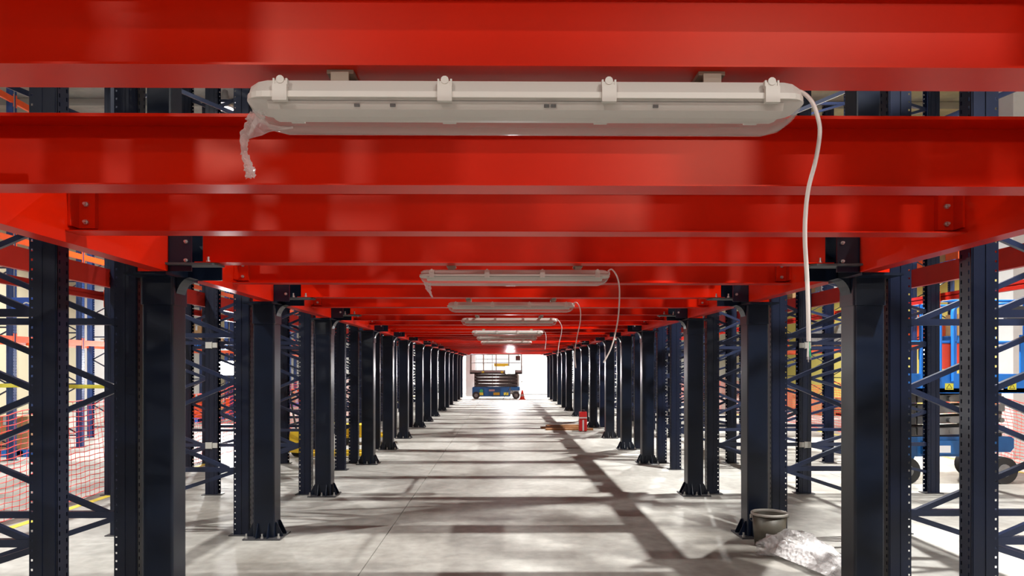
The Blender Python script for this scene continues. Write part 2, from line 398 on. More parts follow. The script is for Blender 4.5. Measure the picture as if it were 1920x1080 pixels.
# ------------------------------------------------------------------ rack frames beside the columns
def ladder(mb, plane, fixed, th, a0, a1, z0, z1, pitch, hw, hh, phase=0):
    """perforated strip: a column of holes between a0 and a1; plane 'y' = face normal y, 'x' = face normal x"""
    def B(u0, u1, z_0, z_1):
        if plane == 'y': mb.box(u0, u1, fixed, fixed+th, z_0, z_1)
        else: mb.box(fixed, fixed+th, u0, u1, z_0, z_1)
    c = (a0+a1)/2
    B(a0, c-hw/2, z0, z1); B(c+hw/2, a1, z0, z1)
    z = z0; k = 0
    while z < z1-1e-4:
        zt = min(z+pitch-hh, z1); B(c-hw/2, c+hw/2, z, zt); z += pitch
UT = 6.2
def upright_mesh(top, fine=True, m='upright', wdt=.16, dep=.11):
    # local: web at x=0 (towards the aisle), flanges run to +x, open side at +x
    b = MB(); th = .003
    for y in (-dep/2, dep/2-th):
        if fine:
            ladder(b, 'y', y, th, wdt-.030, wdt, .01, top, .055, .012, .013)
            b.box(.0, wdt-.030, y, y+th, .01, top)
        else: b.box(0, wdt, y, y+th, .01, top)
    # web with two slot columns and a raised middle
    if fine:
        ladder(b, 'x', 0, th, -dep/2, -dep/2+.04, .01, top, .05, .012, .024)
        ladder(b, 'x', 0, th, dep/2-.04, dep/2, .01, top, .05, .012, .024)
        b.box(0, th, -dep/2+.04, dep/2-.04, .01, top)
    else: b.box(0, th, -dep/2, dep/2, .01, top)
    b.box(.012, .05, -dep/2-.004, -dep/2, .01, top); b.box(.085, .115, -dep/2-.004, -dep/2, .01, top)
    return b.mesh('upright', m)
m_up = upright_mesh(UT); m_upc = upright_mesh(UT, False)
m_foot = MB().box(-.04, .20, -.085, .085, 0, .010).mesh('foot_plate', 'dgrey')
m_fbolt = m_anchor
UI, UO, UF = CO+.075, 3.92, 0   # inner upright web from centre, outer upright open side end
def hbar(x0, x1, z, y=0, h=.045):
    return MB().prism([(y-.02, z-h/2), (y+.02, z-h/2), (y+.02, z+h/2), (y-.02, z+h/2)], 0, x0, x1)
def brace_set(t, s, xa, xb, y, top):
    # two horizontals and zig-zag diagonals between two uprights, local x positive outward, mirrored by s
    zs = [.64, 1.96, 3.3, 4.6, 5.9]
    for z in zs: hbar(s*xa, s*xb, z, y).obj('horizontal_brace', 'brace', t)
    pts = [(xa, .66), (xb, 1.06), (xa, 1.50), (xb, 1.94)]
    for k in range(3):
        for (p, q) in zip(pts[:-1], pts[1:]):
            MB().bar((s*p[0], y, p[1]+1.32*k), (s*q[0], y, q[1]+1.32*k), .034, .036).obj('diagonal_brace', 'brace', t)
m_clamp = MB().box(-.05, .03, -.075, -.058, -.04, .04).box(.035, .10, -.07, -.055, -.032, .032).box(.03, .035, -.08, -.05, -.045, .045).mesh('clamp', 'clamp')
# shared brace meshes
def braces_for(s, xa, xb, key, cache={}):
    k = (s, key)
    if k not in cache:
        t = []
        zs = [.64, 1.96, 3.3, 4.6, 5.9]
        for z in zs: t.append(('horizontal_brace', hbar(s*xa, s*xb, z).mesh('horizontal_brace', 'brace')))
        pts = [(xb, .28), (xa, .62), (xb, 1.06), (xa, 1.50), (xb, 1.94)]
        for kk in range(4):
            for (p, q) in list(zip(pts[:-1], pts[1:]))[(0 if kk == 0 else 1):]:
                dz = 1.32*kk
                if q[1]+dz > UT: continue
                t.append(('diagonal_brace', MB().bar((s*p[0], 0, p[1]+dz), (s*q[0], 0, q[1]+dz), .034, .036).mesh('diagonal_brace', 'brace')))
        cache[k] = t
    return cache[k]
SIDE_OUT = {-1: 5.04, 1: 5.43}
for s in (-1, 1):
    sd = 'left' if s < 0 else 'right'
    for n, y in enumerate(BACK+FRY):
        n -= len(BACK)
        t = thing('rack_frame', f'dark blue perforated rack frame with zig-zag braces, {ORD[n+1]} from the camera outside the {sd} columns', 'rack', (XC, y, 0), 0, 'rack frames beside the columns')
        fine = y < 22
        if n < 0: t['label'] = f'dark blue rack frame outside the {sd} columns, {ORD[-n]} one back from the view'
        mu = m_up if fine else m_upc
        # inner upright: web faces the aisle
        ui = UI+(.05 if abs((y-4.28+.5) % PER-.5) < .2 else 0)
        link('upright', mu if s > 0 else MIR(mu), t, (s*ui, 0, 0)); link('foot_plate', m_foot if s > 0 else MIR(m_foot), t, (s*ui, 0, 0))
        # middle upright: web faces outward
        link('upright', MIR(mu) if s > 0 else mu, t, (s*UO, 0, 0)); link('foot_plate', MIR(m_foot) if s > 0 else m_foot, t, (s*UO, 0, 0))
        for zc in ((.64, 1.93) if abs(y % PER-2.02) < .1 else ()):
            link('clamp', m_clamp, t, (s*(UO-.06), 0, zc), (0, 0, 0), (-s if s > 0 else 1, 1, 1))
        for nm, me in braces_for(s, UI+.16, UO-.16, 'a'): link(nm, me, t)
        # outermost upright with its ties
        if y > 9 or y < 3:
            ox = SIDE_OUT[s]
            link('upright', MIR(mu) if s > 0 else mu, t, (s*(ox+.17), 0, 0)); link('foot_plate', MIR(m_foot) if s > 0 else m_foot, t, (s*(ox+.17), 0, 0))
            for nm, me in braces_for(s, UO, ox+.02, 'b'): link(nm, me, t)

# long rack beams outside the columns: deep one on the middle uprights, slim one on the outer uprights
def beam_between(name, label, x, y0, y1, z0, z1, th, m, groove, s, group, hooks=True):
    t = thing(name, label, 'beam', (x, y0, 0), 0, group)
    L = y1-y0
    if groove:
        h = z1-z0
        pts = [(0, z0), (th, z0), (th, z1), (0, z1), (0, z0+h*.62), (.014, z0+h*.55), (.014, z0+h*.48), (0, z0+h*.42)]
    else: pts = [(0, z0), (th, z0), (th, z1), (0, z1)]
    pts = [(s*a, b) for a, b in pts]
    MB().prism(pts, 1, .004, L-.004).obj('box_beam', m, t)
    if hooks:
        for yy in (.0, L-.045):
            MB().box(-s*.006, -s*.001, yy, yy+.045, z0-.09, z1+.03).obj('hook_connector', 'orange' if groove else m, t)
    return t
for s in (-1, 1):
    sd = 'left' if s < 0 else 'right'
    yy = [1.0]+FRY
    for i in range(len(yy)-1):
        y0, y1 = yy[i]+.0, yy[i+1]
        beam_between('deep_rack_beam', f'deep dark red beam on the {sd} rack, ending at its {ORD[i+1]} frame', XC+s*(UO+.012), y0, y1, H+.78, H+.955, .05, 'redbeam', False, s, 'deep rack beams', False)
        if y0 > 3:
            beam_between('slim_rack_beam', f'slim grooved red beam on the outer {sd} uprights, ending at rack frame {ORD[i+1]} from camera', XC+s*(SIDE_OUT[s]+.185), y0, y1, H+.86, H+.96, .05, 'redbeam', True, s, 'slim rack beams')

# ------------------------------------------------------------------ light fittings
FX = [(1.71, .052), (4.93, .074), (7.35, .074), (9.72, .074), (13.0, .07), (15.4, .07), (18.2, .07)]
FLN = 1.26
def fit_body():
    # (y,z) section of the upper body, swept along x with tapered ends
    b = MB(); L = FLN/2
    secs = [(-L+.012, .6), (-L+.03, .9), (-L+.05, 1), (L-.05, 1), (L-.03, .9), (L-.012, .6)]
    prof = [(-.064, -.008), (-.050, .024), (.050, .024), (.064, -.008)]
    vs = []; fs = []
    for x, k in secs:
        for (y, z) in prof: vs.append((x, y*(.75+.25*k), -.008+(z+.008)*k))
    n = len(prof)
    for i in range(len(secs)-1):
        for k in range(n): fs.append((i*n+k, i*n+(k+1) % n, (i+1)*n+(k+1) % n, (i+1)*n+k))
    fs += [tuple(range(n-1, -1, -1)), tuple(range((len(secs)-1)*n, len(secs)*n))]
    return b.add(vs, fs)
m_fb = fit_body().mesh('housing', 'fbody')
m_rim = MB().rbox(-FLN/2, FLN/2, -.072, .072, -.020, -.007, .045, 5).mesh('seal_rim', 'ftray')
m_tray = MB().prism([(-.052, -.022), (-.044, -.038), (-.012, -.044), (.012, -.044), (.044, -.038), (.052, -.022)], 0, -FLN/2+.05, FLN/2-.05)
m_tray = m_tray.mesh('gear_tray', 'ftray')
def diffuser():
    b = MB(); L = FLN/2-.006
    secs = [(-L, .15), (-L+.012, .55), (-L+.035, .85), (-L+.07, 1), (L-.07, 1), (L-.035, .85), (L-.012, .55), (L, .15)]
    prof = [(-.066, 0)]+[(.066*math.cos(PI+a)*(1 if False else 1), -.057*math.sin(a)**.6) for a in [PI*k/12 for k in range(1, 12)]]+[(.066, 0)]
    vs = []; fs = []; n = len(prof)
    for x, k in secs:
        for y, z in prof: vs.append((x, y*(.8+.2*k), -.020+z*k))
    for i in range(len(secs)-1):
        for k in range(n-1): fs.append((i*n+k, i*n+k+1, (i+1)*n+k+1, (i+1)*n+k))
    b.add(vs, fs, True); return b
m_dif = diffuser().mesh('diffuser', 'clear')
m_clip = MB().box(-.016, .016, -.079, -.066, -.030, .006).box(-.013, .013, -.072, -.060, .004, .016).cyl((0, -.068, .018), 1, .009, .012, 10).box(-.016, -.012, -.074, -.06, .004, .020).box(.012, .016, -.074, -.06, .004, .020).mesh('latch_clip', 'ftray')
m_clipb = MB().box(-.016, .016, .066, .079, -.030, .006).mesh('latch_clip', 'ftray')
m_brk = MB().box(-.020, .020, -.045, .045, .024, .030).box(-.020, .020, -.045, -.038, .030, .046).box(-.020, .020, .038, .045, .030, .046).box(-.03, .03, -.04, .04, .044, .0525).mesh('mount_bracket', 'bracket')
m_hole = MB().box(-.006, .006, -.0025, .0025, -.003, .003).mesh('tray_hole', 'dark')
pth = lambda pts, y: [(p[0], y, p[1]) for p in pts]
def smooth(path, k=6):
    P = [Vector(p) for p in path]; out = []
    for i in range(len(P)-1):
        p0, p1, p2, p3 = P[max(i-1, 0)], P[i], P[i+1], P[min(i+2, len(P)-1)]
        for j in range(k):
            t = j/k; out.append(.5*((2*p1)+(-p0+p2)*t+(2*p0-5*p1+4*p2-p3)*t*t+(-p0+3*p1-3*p2+p3)*t**3))
    out.append(P[-1]); return out
VPX = 944; FPX = 1387
def px(x, y, d): return ((x-VPX)*d/FPX, d, H+(688-y)*d/FPX)
CABLES = {
 0: [(1488, 172), (1505, 170), (1525, 188), (1537, 220), (1540, 250), (1532, 300), (1519, 350), (1513, 400), (1512, 450), (1516, 520), (1518, 580), (1519, 640)],
 1: [(1140, 508), (1148, 505), (1158, 520), (1162, 545), (1160, 590), (1154, 625), (1145, 655), (1132, 680)],
 2: [(1072, 570), (1081, 567), (1088, 580), (1088, 603), (1082, 632), (1078, 660), (1080, 690)],
 3: [(1040, 602), (1046, 600), (1053, 612), (1052, 628), (1048, 645), (1046, 668)],
 4: [(1016, 620), (1020, 620), (1024, 632), (1022, 655)]}
for i, (d, x) in enumerate(FX):
    zt = ZJ-.053
    names = ['nearest unlit strip light fitting with a long white cable, hung under the first joist',
             'second unlit strip light fitting, with a white cable curling left at its right end',
             'third unlit strip light fitting, with four pale clips and a thin cable',
             'fourth unlit strip light fitting down the aisle with a short thin cable',
             'fifth unlit strip light fitting down the aisle', 'sixth unlit strip light fitting down the aisle', 'seventh and farthest visible unlit strip light fitting']
    jy = min(JY, key=lambda q: abs(q+.07-d))
    t = thing('strip_light', names[i], 'light fitting', (x, d, zt), 0, 'strip lights under the joists')
    if abs(jy+.07-d) > .12:   # carried by a strut hung between joists
        near = sorted(JY, key=lambda q: abs(q+.07-d))[:2]; a, b = min(near)-d, max(near)-d
        for sx in (-.42, .42): MB().box(sx-.02, sx+.02, a+.02, b+.12, .0505, .0525).obj('support_strap', 'galv', t)
    link('housing', m_fb, t); link('seal_rim', m_rim, t); link('gear_tray', m_tray, t); link('diffuser', m_dif, t)
    for cx in (-.545, -.182, .182, .545):
        link('latch_clip', m_clip, t, (cx, 0, 0)); link('latch_clip', m_clipb, t, (cx, 0, 0))
    for cx in (-.42, .42): link('mount_bracket', m_brk, t, (cx, 0, 0))
    if i == 0:
        for hx in (-.38, -.30, .045, .06, .29): link('tray_hole', m_hole, t, (hx, -.0505, -.031))
    if i in CABLES:
        g = MB().cyl((FLN/2-.004, 0, .008), 0, .012, .02, 12).obj('cable_gland', 'fbody', t)
        P = smooth([Vector(px(a, b, d))-Vector((x, d, zt)) for a, b in CABLES[i]])
        r = .0048 if i == 0 else .0052
        MB().tube(P, r, 10 if i == 0 else 6).obj('cable', 'cable', t)
        if i < 1:
            e = P[-1]
            for k, (mm, dx, dz) in enumerate((('cable', -.004, -.036), ('green', .004, -.036), ('bluewire', .0005, -.042))):
                q = e+Vector((dx, (k-1)*.003, dz)); MB().tube([e, e+Vector((dx*.4, 0, -.015)), q], .0019, 6).obj('wire', mm, t)
                MB().tube([q, q+Vector((dx*.2, 0, -.006))], .0012, 6).obj('wire_tip', 'galv', t)
    # crumpled protective film at the left end
    if i in (0, 1):
        pts = [(486, 212, .022), (474, 232, .017), (462, 255, .013), (459, 275, .009), (463, 298, .010), (468, 312, .010), (471, 322, .014), (471, 334, .012)] if i == 0 else \
              [(802, 530, .02), (803, 540, .014), (807, 550, .006), (811, 558, .004)]
        P = []; R = []
        for k, (a, b, r) in enumerate(pts): P.append(Vector(px(a, b, d))-Vector((x, d, zt))); R.append(r*(1 if i == 0 else 1.4))
        PS = smooth(P, 5); n = 12; vs = []; fs = []
        for a, p in enumerate(PS):
            rr = R[min(a//5, len(R)-1)]*(1-(a % 5)/5)+R[min(a//5+1, len(R)-1)]*(a % 5)/5
            for k in range(n):
                th = 2*PI*k/n; q = rr*(.55+.6*random.random()); vs.append(p+Vector((math.cos(th)*q, math.sin(th)*q*.6, random.uniform(-.004, .004))))
        for a in range(len(PS)-1):
            for k in range(n): fs.append((a*n+k, a*n+(k+1) % n, (a+1)*n+(k+1) % n, (a+1)*n+k))
        MB().add(vs, fs).obj('protective_film', 'film', t)
        if i == 0:   # a flap of the same film along the lower edge of the diffuser
            vs = []; fs = []
            fl1 = [(488, 205), (494, 222), (508, 236), (530, 240), (548, 242)]; fl2 = [(462, 262), (478, 260), (492, 255), (512, 248), (552, 240)]
            for a in range(5):
                for k in range(5):
                    u = k/4; p = Vector(px(fl1[a][0]*(1-u)+fl2[a][0]*u, fl1[a][1]*(1-u)+fl2[a][1]*u, d-.03))-Vector((x, d, zt)); p.y += random.uniform(-.008, .008); vs.append(p)
            for a in range(4):
                for k in range(4): fs.append((a*5+k, a*5+k+1, a*5+k+6, a*5+k+5))
            MB().add(vs, fs).obj('film_flap', 'film', t)['label'] = 'loose flap of clear film'

# ------------------------------------------------------------------ scissor lifts
def lift(name, label, loc, L, W, zc, zs, zd, zr, railm, flip=1, layers=4, extra=False, rz=0):
    t = thing(name, label, 'lift', loc, rz, None)
    h = L/2; wy = W/2
    zb = .12 if extra else .36
    prof = ([(-h, .16), (-h+.05, .12), (h*.55, .12), (h*.6, .16), (h*.62, zc-.18), (h, zc-.18), (h, zc-.02), (h-.04, zc), (-h+.04, zc), (-h, zc-.04)] if extra else
            [(-h, .30), (-h+.14, .22), (-h+.30, .22), (-h+.36, .38), (h-.42, .38), (h-.36, .44), (h-.05, .44), (h, .50), (h, zc-.03), (h-.04, zc), (-h+.04, zc), (-h, zc-.04)])
    MB().prism([(flip*a, b) for a, b in prof], 1, -wy+.10, wy-.10).obj('chassis', 'liftdark', t)
    MB().box(-h*.5, h*.45, -wy+.04, -wy+.10, zb+.06, zc-.05).obj('tray_door', 'liftdark', t)
    for sx in (-1, 1):
        for sy in (-1, 1):
            wh = MB().cyl((sx*(h-.20), sy*(wy-.06), .19), 1, .19, .12, 24).obj('wheel', 'black', t)
            MB().cyl((sx*(h-.20), sy*(wy-.005), .19), 1, .09, .02, 16).obj('wheel_hub', 'grey', wh)
    # folded scissor arms
    st = (zd-.04-zc)/layers
    for k in range(layers):
        z = zc+st*(k+.5)
        for sy in (-1, 1):
            q = wy-.14 if k % 2 == 0 else wy-.21
            MB().bar((-h+.10, sy*q, z-st*.18), (h-.12, sy*q, z+st*.18), .05, st*.62).obj('scissor_arm', 'dgrey' if extra else 'grey', t)
            MB().bar((-h+.10, sy*(q-.055), z+st*.18), (h-.12, sy*(q-.055), z-st*.18), .04, st*.62).obj('scissor_arm', 'dgrey', t)
        for xx in (-h+.14, 0, h-.16): MB().cyl((xx, 0, z), 1, st*.22, W-.22, 10).obj('pivot_tube', 'grey', t)
        for xx in (-h+.32, -h+.44): MB().box(xx-.045, xx+.045, -wy+.09, -wy+.12, z-st*.36, z+st*.36).obj('arm_end', 'dgrey', t)
    # platform
    hp_ = h+.12
    MB().box(-hp_, hp_+.0, -wy, wy, zd-.03, zd+.03).obj('platform_deck', 'dgrey', t)
    tb = .15 if extra else .23
    for (x0, x1, y0, y1) in ((-hp_, hp_, -wy, -wy+.02), (-hp_, hp_, wy-.02, wy), (-hp_, -hp_+.02, -wy, wy), (hp_-.02, hp_, -wy, wy)):
        MB().box(x0, x1, y0, y1, zd-.04, zd+tb).obj('toe_board', railm, t)
    nposts = 5
    for k in range(nposts):
        x = -hp_+.03+(2*hp_-.06)*k/(nposts-1)
        for sy in (-1, 1): MB().tube([(x, sy*(wy-.02), zd+.03), (x, sy*(wy-.02), zr)], .02, 8).obj('rail_post', railm, t)
    for z in (zr, (zd+zr)/2+.05):
        for sy in (-1, 1): MB().tube([(-hp_+.03, sy*(wy-.02), z), (hp_-.03, sy*(wy-.02), z)], .02, 8).obj('guard_rail', railm, t)
        for sx in (-1, 1): MB().tube([(sx*(hp_-.03), -wy+.02, z), (sx*(hp_-.03), wy-.02, z)], .02, 8).obj('guard_rail', railm, t)
    # platform control box
    cb = MB().box(hp_-.34, hp_-.10, -wy-.08, -wy+.0, zr-.32, zr-.08).obj('control_box', 'dgrey', t)
    MB().cyl((hp_-.22, -wy-.04, zr-.04), 2, .018, .09, 8).obj('joystick', 'black', cb)
    # warning stickers: yellow with a black triangle outline, and a pale data label
    for sx in ((-.55, .25) if extra else (-.11, .89)):
        y = -wy-.002; x = sx*h; z = zd+.055
        k = MB().box(x-.06, x+.06, y, y+.002, z-.045, z+.045).obj('warning_sticker', 'lime', t)
        tri = [(x-.04, z-.03), (x+.04, z-.03), (x, z+.034)]
        for a, b in zip(tri, tri[1:]+tri[:1]): MB().bar((a[0], y-.001, a[1]), (b[0], y-.001, b[1]), .002, .006).obj('triangle_mark', 'black', k)
    MB().box(h*.55, h*.75, -wy-.003, -wy, zd+.01, zd+.10).obj('data_label', 'label', t)
    MB().box(-h*.3, -h*.06, -wy+.036, -wy+.04, zc-.22, zc-.12).obj('data_label', 'label', t)
    if extra:
        for sx, m_, w_ in ((-.62, 'lime', .10), (.02, 'lime', .16), (.42, 'lime', .12)):
            MB().box(sx*h-w_, sx*h+w_, -wy+.03, -wy+.036, .20, .34).obj('warning_sticker', m_, t)
        MB().cyl((-h*.62, -wy+.09, .42), 1, .09, .03, 16).obj('charger_dial', 'green', t)
        MB().box(-.1, .62, -wy+.05, wy-.05, zr-.62, zr-.47).obj('hanging_tool_case', 'lime', t)
    return t
# near right lift (blue)
lr = lift('scissor_lift', 'bright blue scissor lift parked behind the right-hand racking', (6.36, 10.75, 0), 1.78, .86, .66, 0, 1.32, 2.58, 'liftblue')
# rounded entrance hoops of the near lift
for k, xx in enumerate((-.24, -.06)):
    P = [(xx, -.45, 1.45), (xx, -.45, 2.40)]+[(xx+(.08 if k == 0 else -.0)*0-.12*(1-math.cos(a)) if k == 0 else xx+.12*(1-math.cos(a)), -.45, 2.40+.12*math.sin(a)) for a in [PI*j/8 for j in range(1, 9)]]
    MB().tube(P, .026, 10).obj('entrance_hoop', 'liftblue', lr)
MB().box(-.30, .15, -.40, -.30, 1.62, 2.0).obj('tool_bin', 'coral', lr)
MB().box(.9, 1.04, -.45, -.42, 1.55, 2.1).obj('side_panel', 'liftblue', lr)
# far lift at the end of the aisle
lift('scissor_lift', 'small blue scissor lift standing at the far end of the aisle', (-.38, 38.4, 0), 2.45, .9, .62, 0, 1.33, 2.30, 'grey', 1, 4, True)

# ------------------------------------------------------------------ work lamps on tripods
def work_lamp(label, p, aim):
    t = thing('work_lamp', label, 'lamp', (p[0], p[1], 0), 0, None)
    d = (Vector(aim)-Vector(p)).normalized(); z = p[2]
    MB().tube([(0, 0, .25), (0, 0, z-.22)], .018, 8).obj('pole', 'dgrey', t)
    for k in range(3):
        a = 2*PI*k/3+.5
        MB().tube([(0, 0, .62), (.42*math.cos(a), .42*math.sin(a), .02)], .013, 6).obj('leg', 'dgrey', t)
    h = MB().box(-.24, .24, -.05, .05, -.20, .20)
    o = h.obj('lamp_head', 'dgrey', t, (0, 0, z)); q = d.to_track_quat('-Y', 'Z'); o.rotation_euler = q.to_euler()
    f = MB().box(-.22, .22, -.058, -.05, -.18, .18).obj('lamp_face', 'lamp', o)
    MB().tube([(-.26, 0, 0), (-.26, .0, -.22), (0, 0, -.23), (.26, 0, -.22), (.26, 0, 0)], .01, 6).obj('yoke', 'dgrey', o)
work_lamp('glaring white work lamp on a stand in front of the far lift', WL[0][0], WL[0][1])
work_lamp('warm glaring work lamp behind the near scissor lift on the right', WL[1][0], WL[1][1])
work_lamp('white glaring work lamp on a stand beyond the left racking', WL[2][0], WL[2][1])
# high-bay housings and near-wall floods
mhb = MB().lathe([(0, .30), (.06, .30), (.08, .12), (.24, .0), (.25, -.10), (.235, -.10), (.0, -.06)], (0, 0, 0), 20).mesh('reflector', 'galv')
mhr = MB().cyl((0, 0, (CEIL-7.3)/2+.15), 2, .008, CEIL-7.3-.3, 6).mesh('hanging_rod', 'galv')
mhf = MB().cyl((0, 0, -.085), 2, .19, .01, 20).mesh('lamp_face', 'hbface')
side_names = {-2.2: 'left as added far-wall fill', 2.4: 'right as added far-wall fill', 4.2: 'right of the mezzanine', -6.0: 'left of the mezzanine', -13.0: 'over the far left racking', 13.0: 'over the far right racking'}
for x in (4.2, -6.0, -13.0, 13.0, -2.2, 2.4):
    for k, p in enumerate([q for q in HB if q[0] == x]):
        t = thing('high_bay_lamp', f'round high-bay lamp hung from the roof {side_names[x]}, {ORD[k+1]} in its row', 'lamp', p, 0, 'high-bay lamps')
        link('reflector', mhb, t); link('hanging_rod', mhr, t); link('lamp_face', mhf, t)
for k, p in enumerate(FL):
    t = thing('flood_lamp', f'flood lamp on the wall behind the camera, {"left" if k == 0 else "right"} of the aisle', 'lamp', p)
    MB().box(-.3, .3, -.10, .08, -.22, .22).obj('housing', 'dgrey', t); MB().box(-.27, .27, .08, .09, -.19, .19).obj('lamp_face', 'hbface', t)
    MB().box(-.04, .04, -1.5, -.10, -.04, .04).obj('wall_arm', 'dgrey', t)

# ------------------------------------------------------------------ safety nets
def net(name, label, x, y0, y1, hh, sag, seed):
    rnd = random.Random(seed); b = MB(); rows = 19; dy = .11
    n = int((y1-y0)/dy)
    def P(i, j):
        y = y0+i*dy; u = j/rows
        top = hh*(1+sag*math.sin(y*1.3+seed)+.5*sag*math.sin(y*3.1))
        return Vector((x+(.03*math.sin(y*2.1+u*3)+.015*math.sin(y*7+u*5))*(1 if x < 0 else 2), y, .01+top*u+.006*math.sin(i*1.7+j)))
    def seg(a, c, w):
        t = (c-a).normalized(); u = Vector((1, 0, 0)); v = t.cross(u).normalized()
        o = [u*w, (u*-.5+v*.87)*w, (u*-.5-v*.87)*w]
        b.add([a+q for q in o]+[c+q for q in o], [(0, 1, 4, 3), (1, 2, 5, 4), (2, 0, 3, 5)])
    G = [[P(i, j) for j in range(rows+1)] for i in range(n+1)]
    for i in range(n+1):
        for j in range(rows+1):
            if i < n: seg(G[i][j], G[i+1][j], .0068 if j in (0, rows) else .0055)
            if j < rows and i % 1 == 0: seg(G[i][j], G[i][j+1], .0026)
    o = b.obj(name, 'orangeplastic'); return tag(o, label, 'net')
net('safety_net', 'orange plastic mesh safety net strung low along the left racking', XC-5.37, 5.2, 37, 1.20, .05, 1)
net('safety_net', 'orange plastic mesh safety net beyond the right-hand scissor lift', 8.5, 6.5, 37, 1.14, .07, 2)

# ------------------------------------------------------------------ racking farther out
m_upb = upright_mesh(6.8, True, 'blue', .12, .10)
def far_rack(side, xin, depth, ys, lev, label_side, goods):
    """one rack row: frames and pairs of orange beams, and pallets of cartons"""
    for n, y in enumerate(ys):
        t = thing('storage_rack_frame', f'blue upright frame of the {label_side} storage rack, {ORD[n+1]} from the camera', 'rack', (xin, y, 0), 0, f'{label_side} storage rack frames')
        link('upright', m_upb if side > 0 else MIR(m_upb), t); link('upright', MIR(m_upb) if side > 0 else m_upb, t, (side*depth, 0, 0))
        for k in range(6):
            z = .25+k*1.05
            MB().bar((side*.1, 0, z), (side*(depth-.1), 0, z), .02, .028).obj('horizontal_brace', 'brace', t)
            MB().bar((side*.1, 0, z+.03), (side*(depth-.1), 0, z+.52), .02, .024).obj('diagonal_brace', 'brace', t)
            MB().bar((side*(depth-.1), 0, z+.52), (side*.1, 0, z+1.0), .02, .024).obj('diagonal_brace', 'brace', t)
        link('foot_plate', m_foot, t, (0 if side > 0 else -.19, 0, 0)); link('foot_plate', m_foot, t, (side*depth-.1, 0, 0))
    m_b = {}
    for n in range(len(ys)-1):
        L = ys[n+1]-ys[n]-.1
        for li, z in enumerate(lev):
            for e, ex in (('front', -side*.003), ('back', side*(depth+.003))):
                x = xin+ex; w = .045*(side if e == 'front' else -side)
                t = thing('orange_rack_beam', f'{e} orange beam, {ORD[li+1]} shelf, {label_side} storage rack, {ORD[n+1]} bay from the camera', 'beam', (x, ys[n]+.05, 0), 0, f'{label_side} storage rack beams')
                MB().box(0, w, 0, L, z-.055, z+.055).obj('box_beam', 'orange', t)
                for yy in (-.03, L-.0): MB().box(-.002*side, w*.3, yy, yy+.03, z-.12, z+.10).obj('hook_connector', 'orange', t)
LY = [13.15+2.12*k for k in range(-3, 11)]
far_rack(-1, -8.62, 1.08, LY, (2.14, 3.9, 6.35), 'left', True)
RY = [11.6+2.5*k for k in range(-2, 10)]
far_rack(1, 10.6, 1.1, RY, (2.2, 4.0, 6.35), 'right', True)

def pallet(x, y, z, m='wood', label='', n=''):
    t = thing('pallet', label, 'pallet', (x, y, z), 0, 'loaded pallets')
    for k in range(5): MB().box(-.535, .535, -.55+.235*k, -.55+.235*k+.16, .112, .132).obj('deck_board', m, t)
    for k in (-1, 0, 1): MB().box(.40*k-.05, .40*k+.05, -.55, .55, 0, .112).obj('bearer', m, t)
def carton(x, y, z, dx, dy, dz, m, label, group, rz=0):
    t = thing('carton', label, 'box', (x, y, z), rz, group)
    MB().box(-dx/2, dx/2, -dy/2, dy/2, 0, dz).obj('box_body', m, t)
    MB().box(-.03, .03, -dy/2-.001, dy/2+.001, dz*.75, dz+.0015).obj('tape_strip', 'label' if m != 'wrap' else 'grey', t)
rr = random.Random(4)
cols = ['brown', 'brown', 'orange', 'grey-wrapped', 'brown']
mm = ['carton', 'carton', 'orange', 'wrap', 'carton']
def load_row(side, xin, depth, ys, z, tier, lab, skip=.35):
    for n in range(len(ys)-1):
        if rr.random() < skip: continue
        x = xin+side*depth/2; y = (ys[n]+ys[n+1])/2
        pallet(x, y, z, 'wood' if rr.random() < .7 else 'liftblue', f'wooden pallet {tier} of the {lab} storage rack, {ORD[n+1]} bay from the camera')
        k = rr.randrange(5); hgt = rr.uniform(.45, .75)
        carton(x-.0, y-.27, z+.133, .84, .50, hgt, mm[k], f'nearer {cols[k]} carton {tier} of the {lab} storage rack, {ORD[n+1]} bay', 'cartons in the storage racks')
        k = rr.randrange(5)
        carton(x-.0, y+.27, z+.133, .80, .50, hgt*rr.uniform(.7, 1.1), mm[k], f'farther {cols[k]} carton {tier} of the {lab} storage rack, {ORD[n+1]} bay', 'cartons in the storage racks')
load_row(-1, -8.62, 1.08, LY, 0, 'on the floor', 'left', .25)
load_row(-1, -8.62, 1.08, LY, 2.196, 'on the first shelf', 'left', .55)
load_row(1, 10.6, 1.1, RY, 0, 'on the floor', 'right', .15)
load_row(1, 10.6, 1.1, RY, 2.256, 'on the first shelf', 'right', .3)
load_row(1, 10.6, 1.1, RY, 4.056, 'on the second shelf', 'right', .4)

# yellow tape strung across the left rack
tp = MB(); P = smooth([(-10.2, 12.9, 1.33), (-9.3, 12.88, 1.30), (-8.5, 12.92, 1.33), (-7.6, 13.3, 1.30), (-6.6, 14.1, 1.28)], 5)
vs = []; fs = []
for i, p in enumerate(P):
    tw = .3*math.sin(i*.9)
    for o in (Vector((0, math.sin(tw)*.03, math.cos(tw)*.035)), Vector((0, .004, 0)), Vector((0, -math.sin(tw)*.03, -math.cos(tw)*.035)), Vector((0, -.004, 0))): vs.append(p+o)
for i in range(len(P)-1):
    for k in range(4): fs.append((i*4+k, i*4+(k+1) % 4, (i+1)*4+(k+1) % 4, (i+1)*4+k))
tag(MB().add(vs, fs).obj('barrier_tape', 'lime'), 'yellow barrier tape strung across the left storage rack', 'tape')
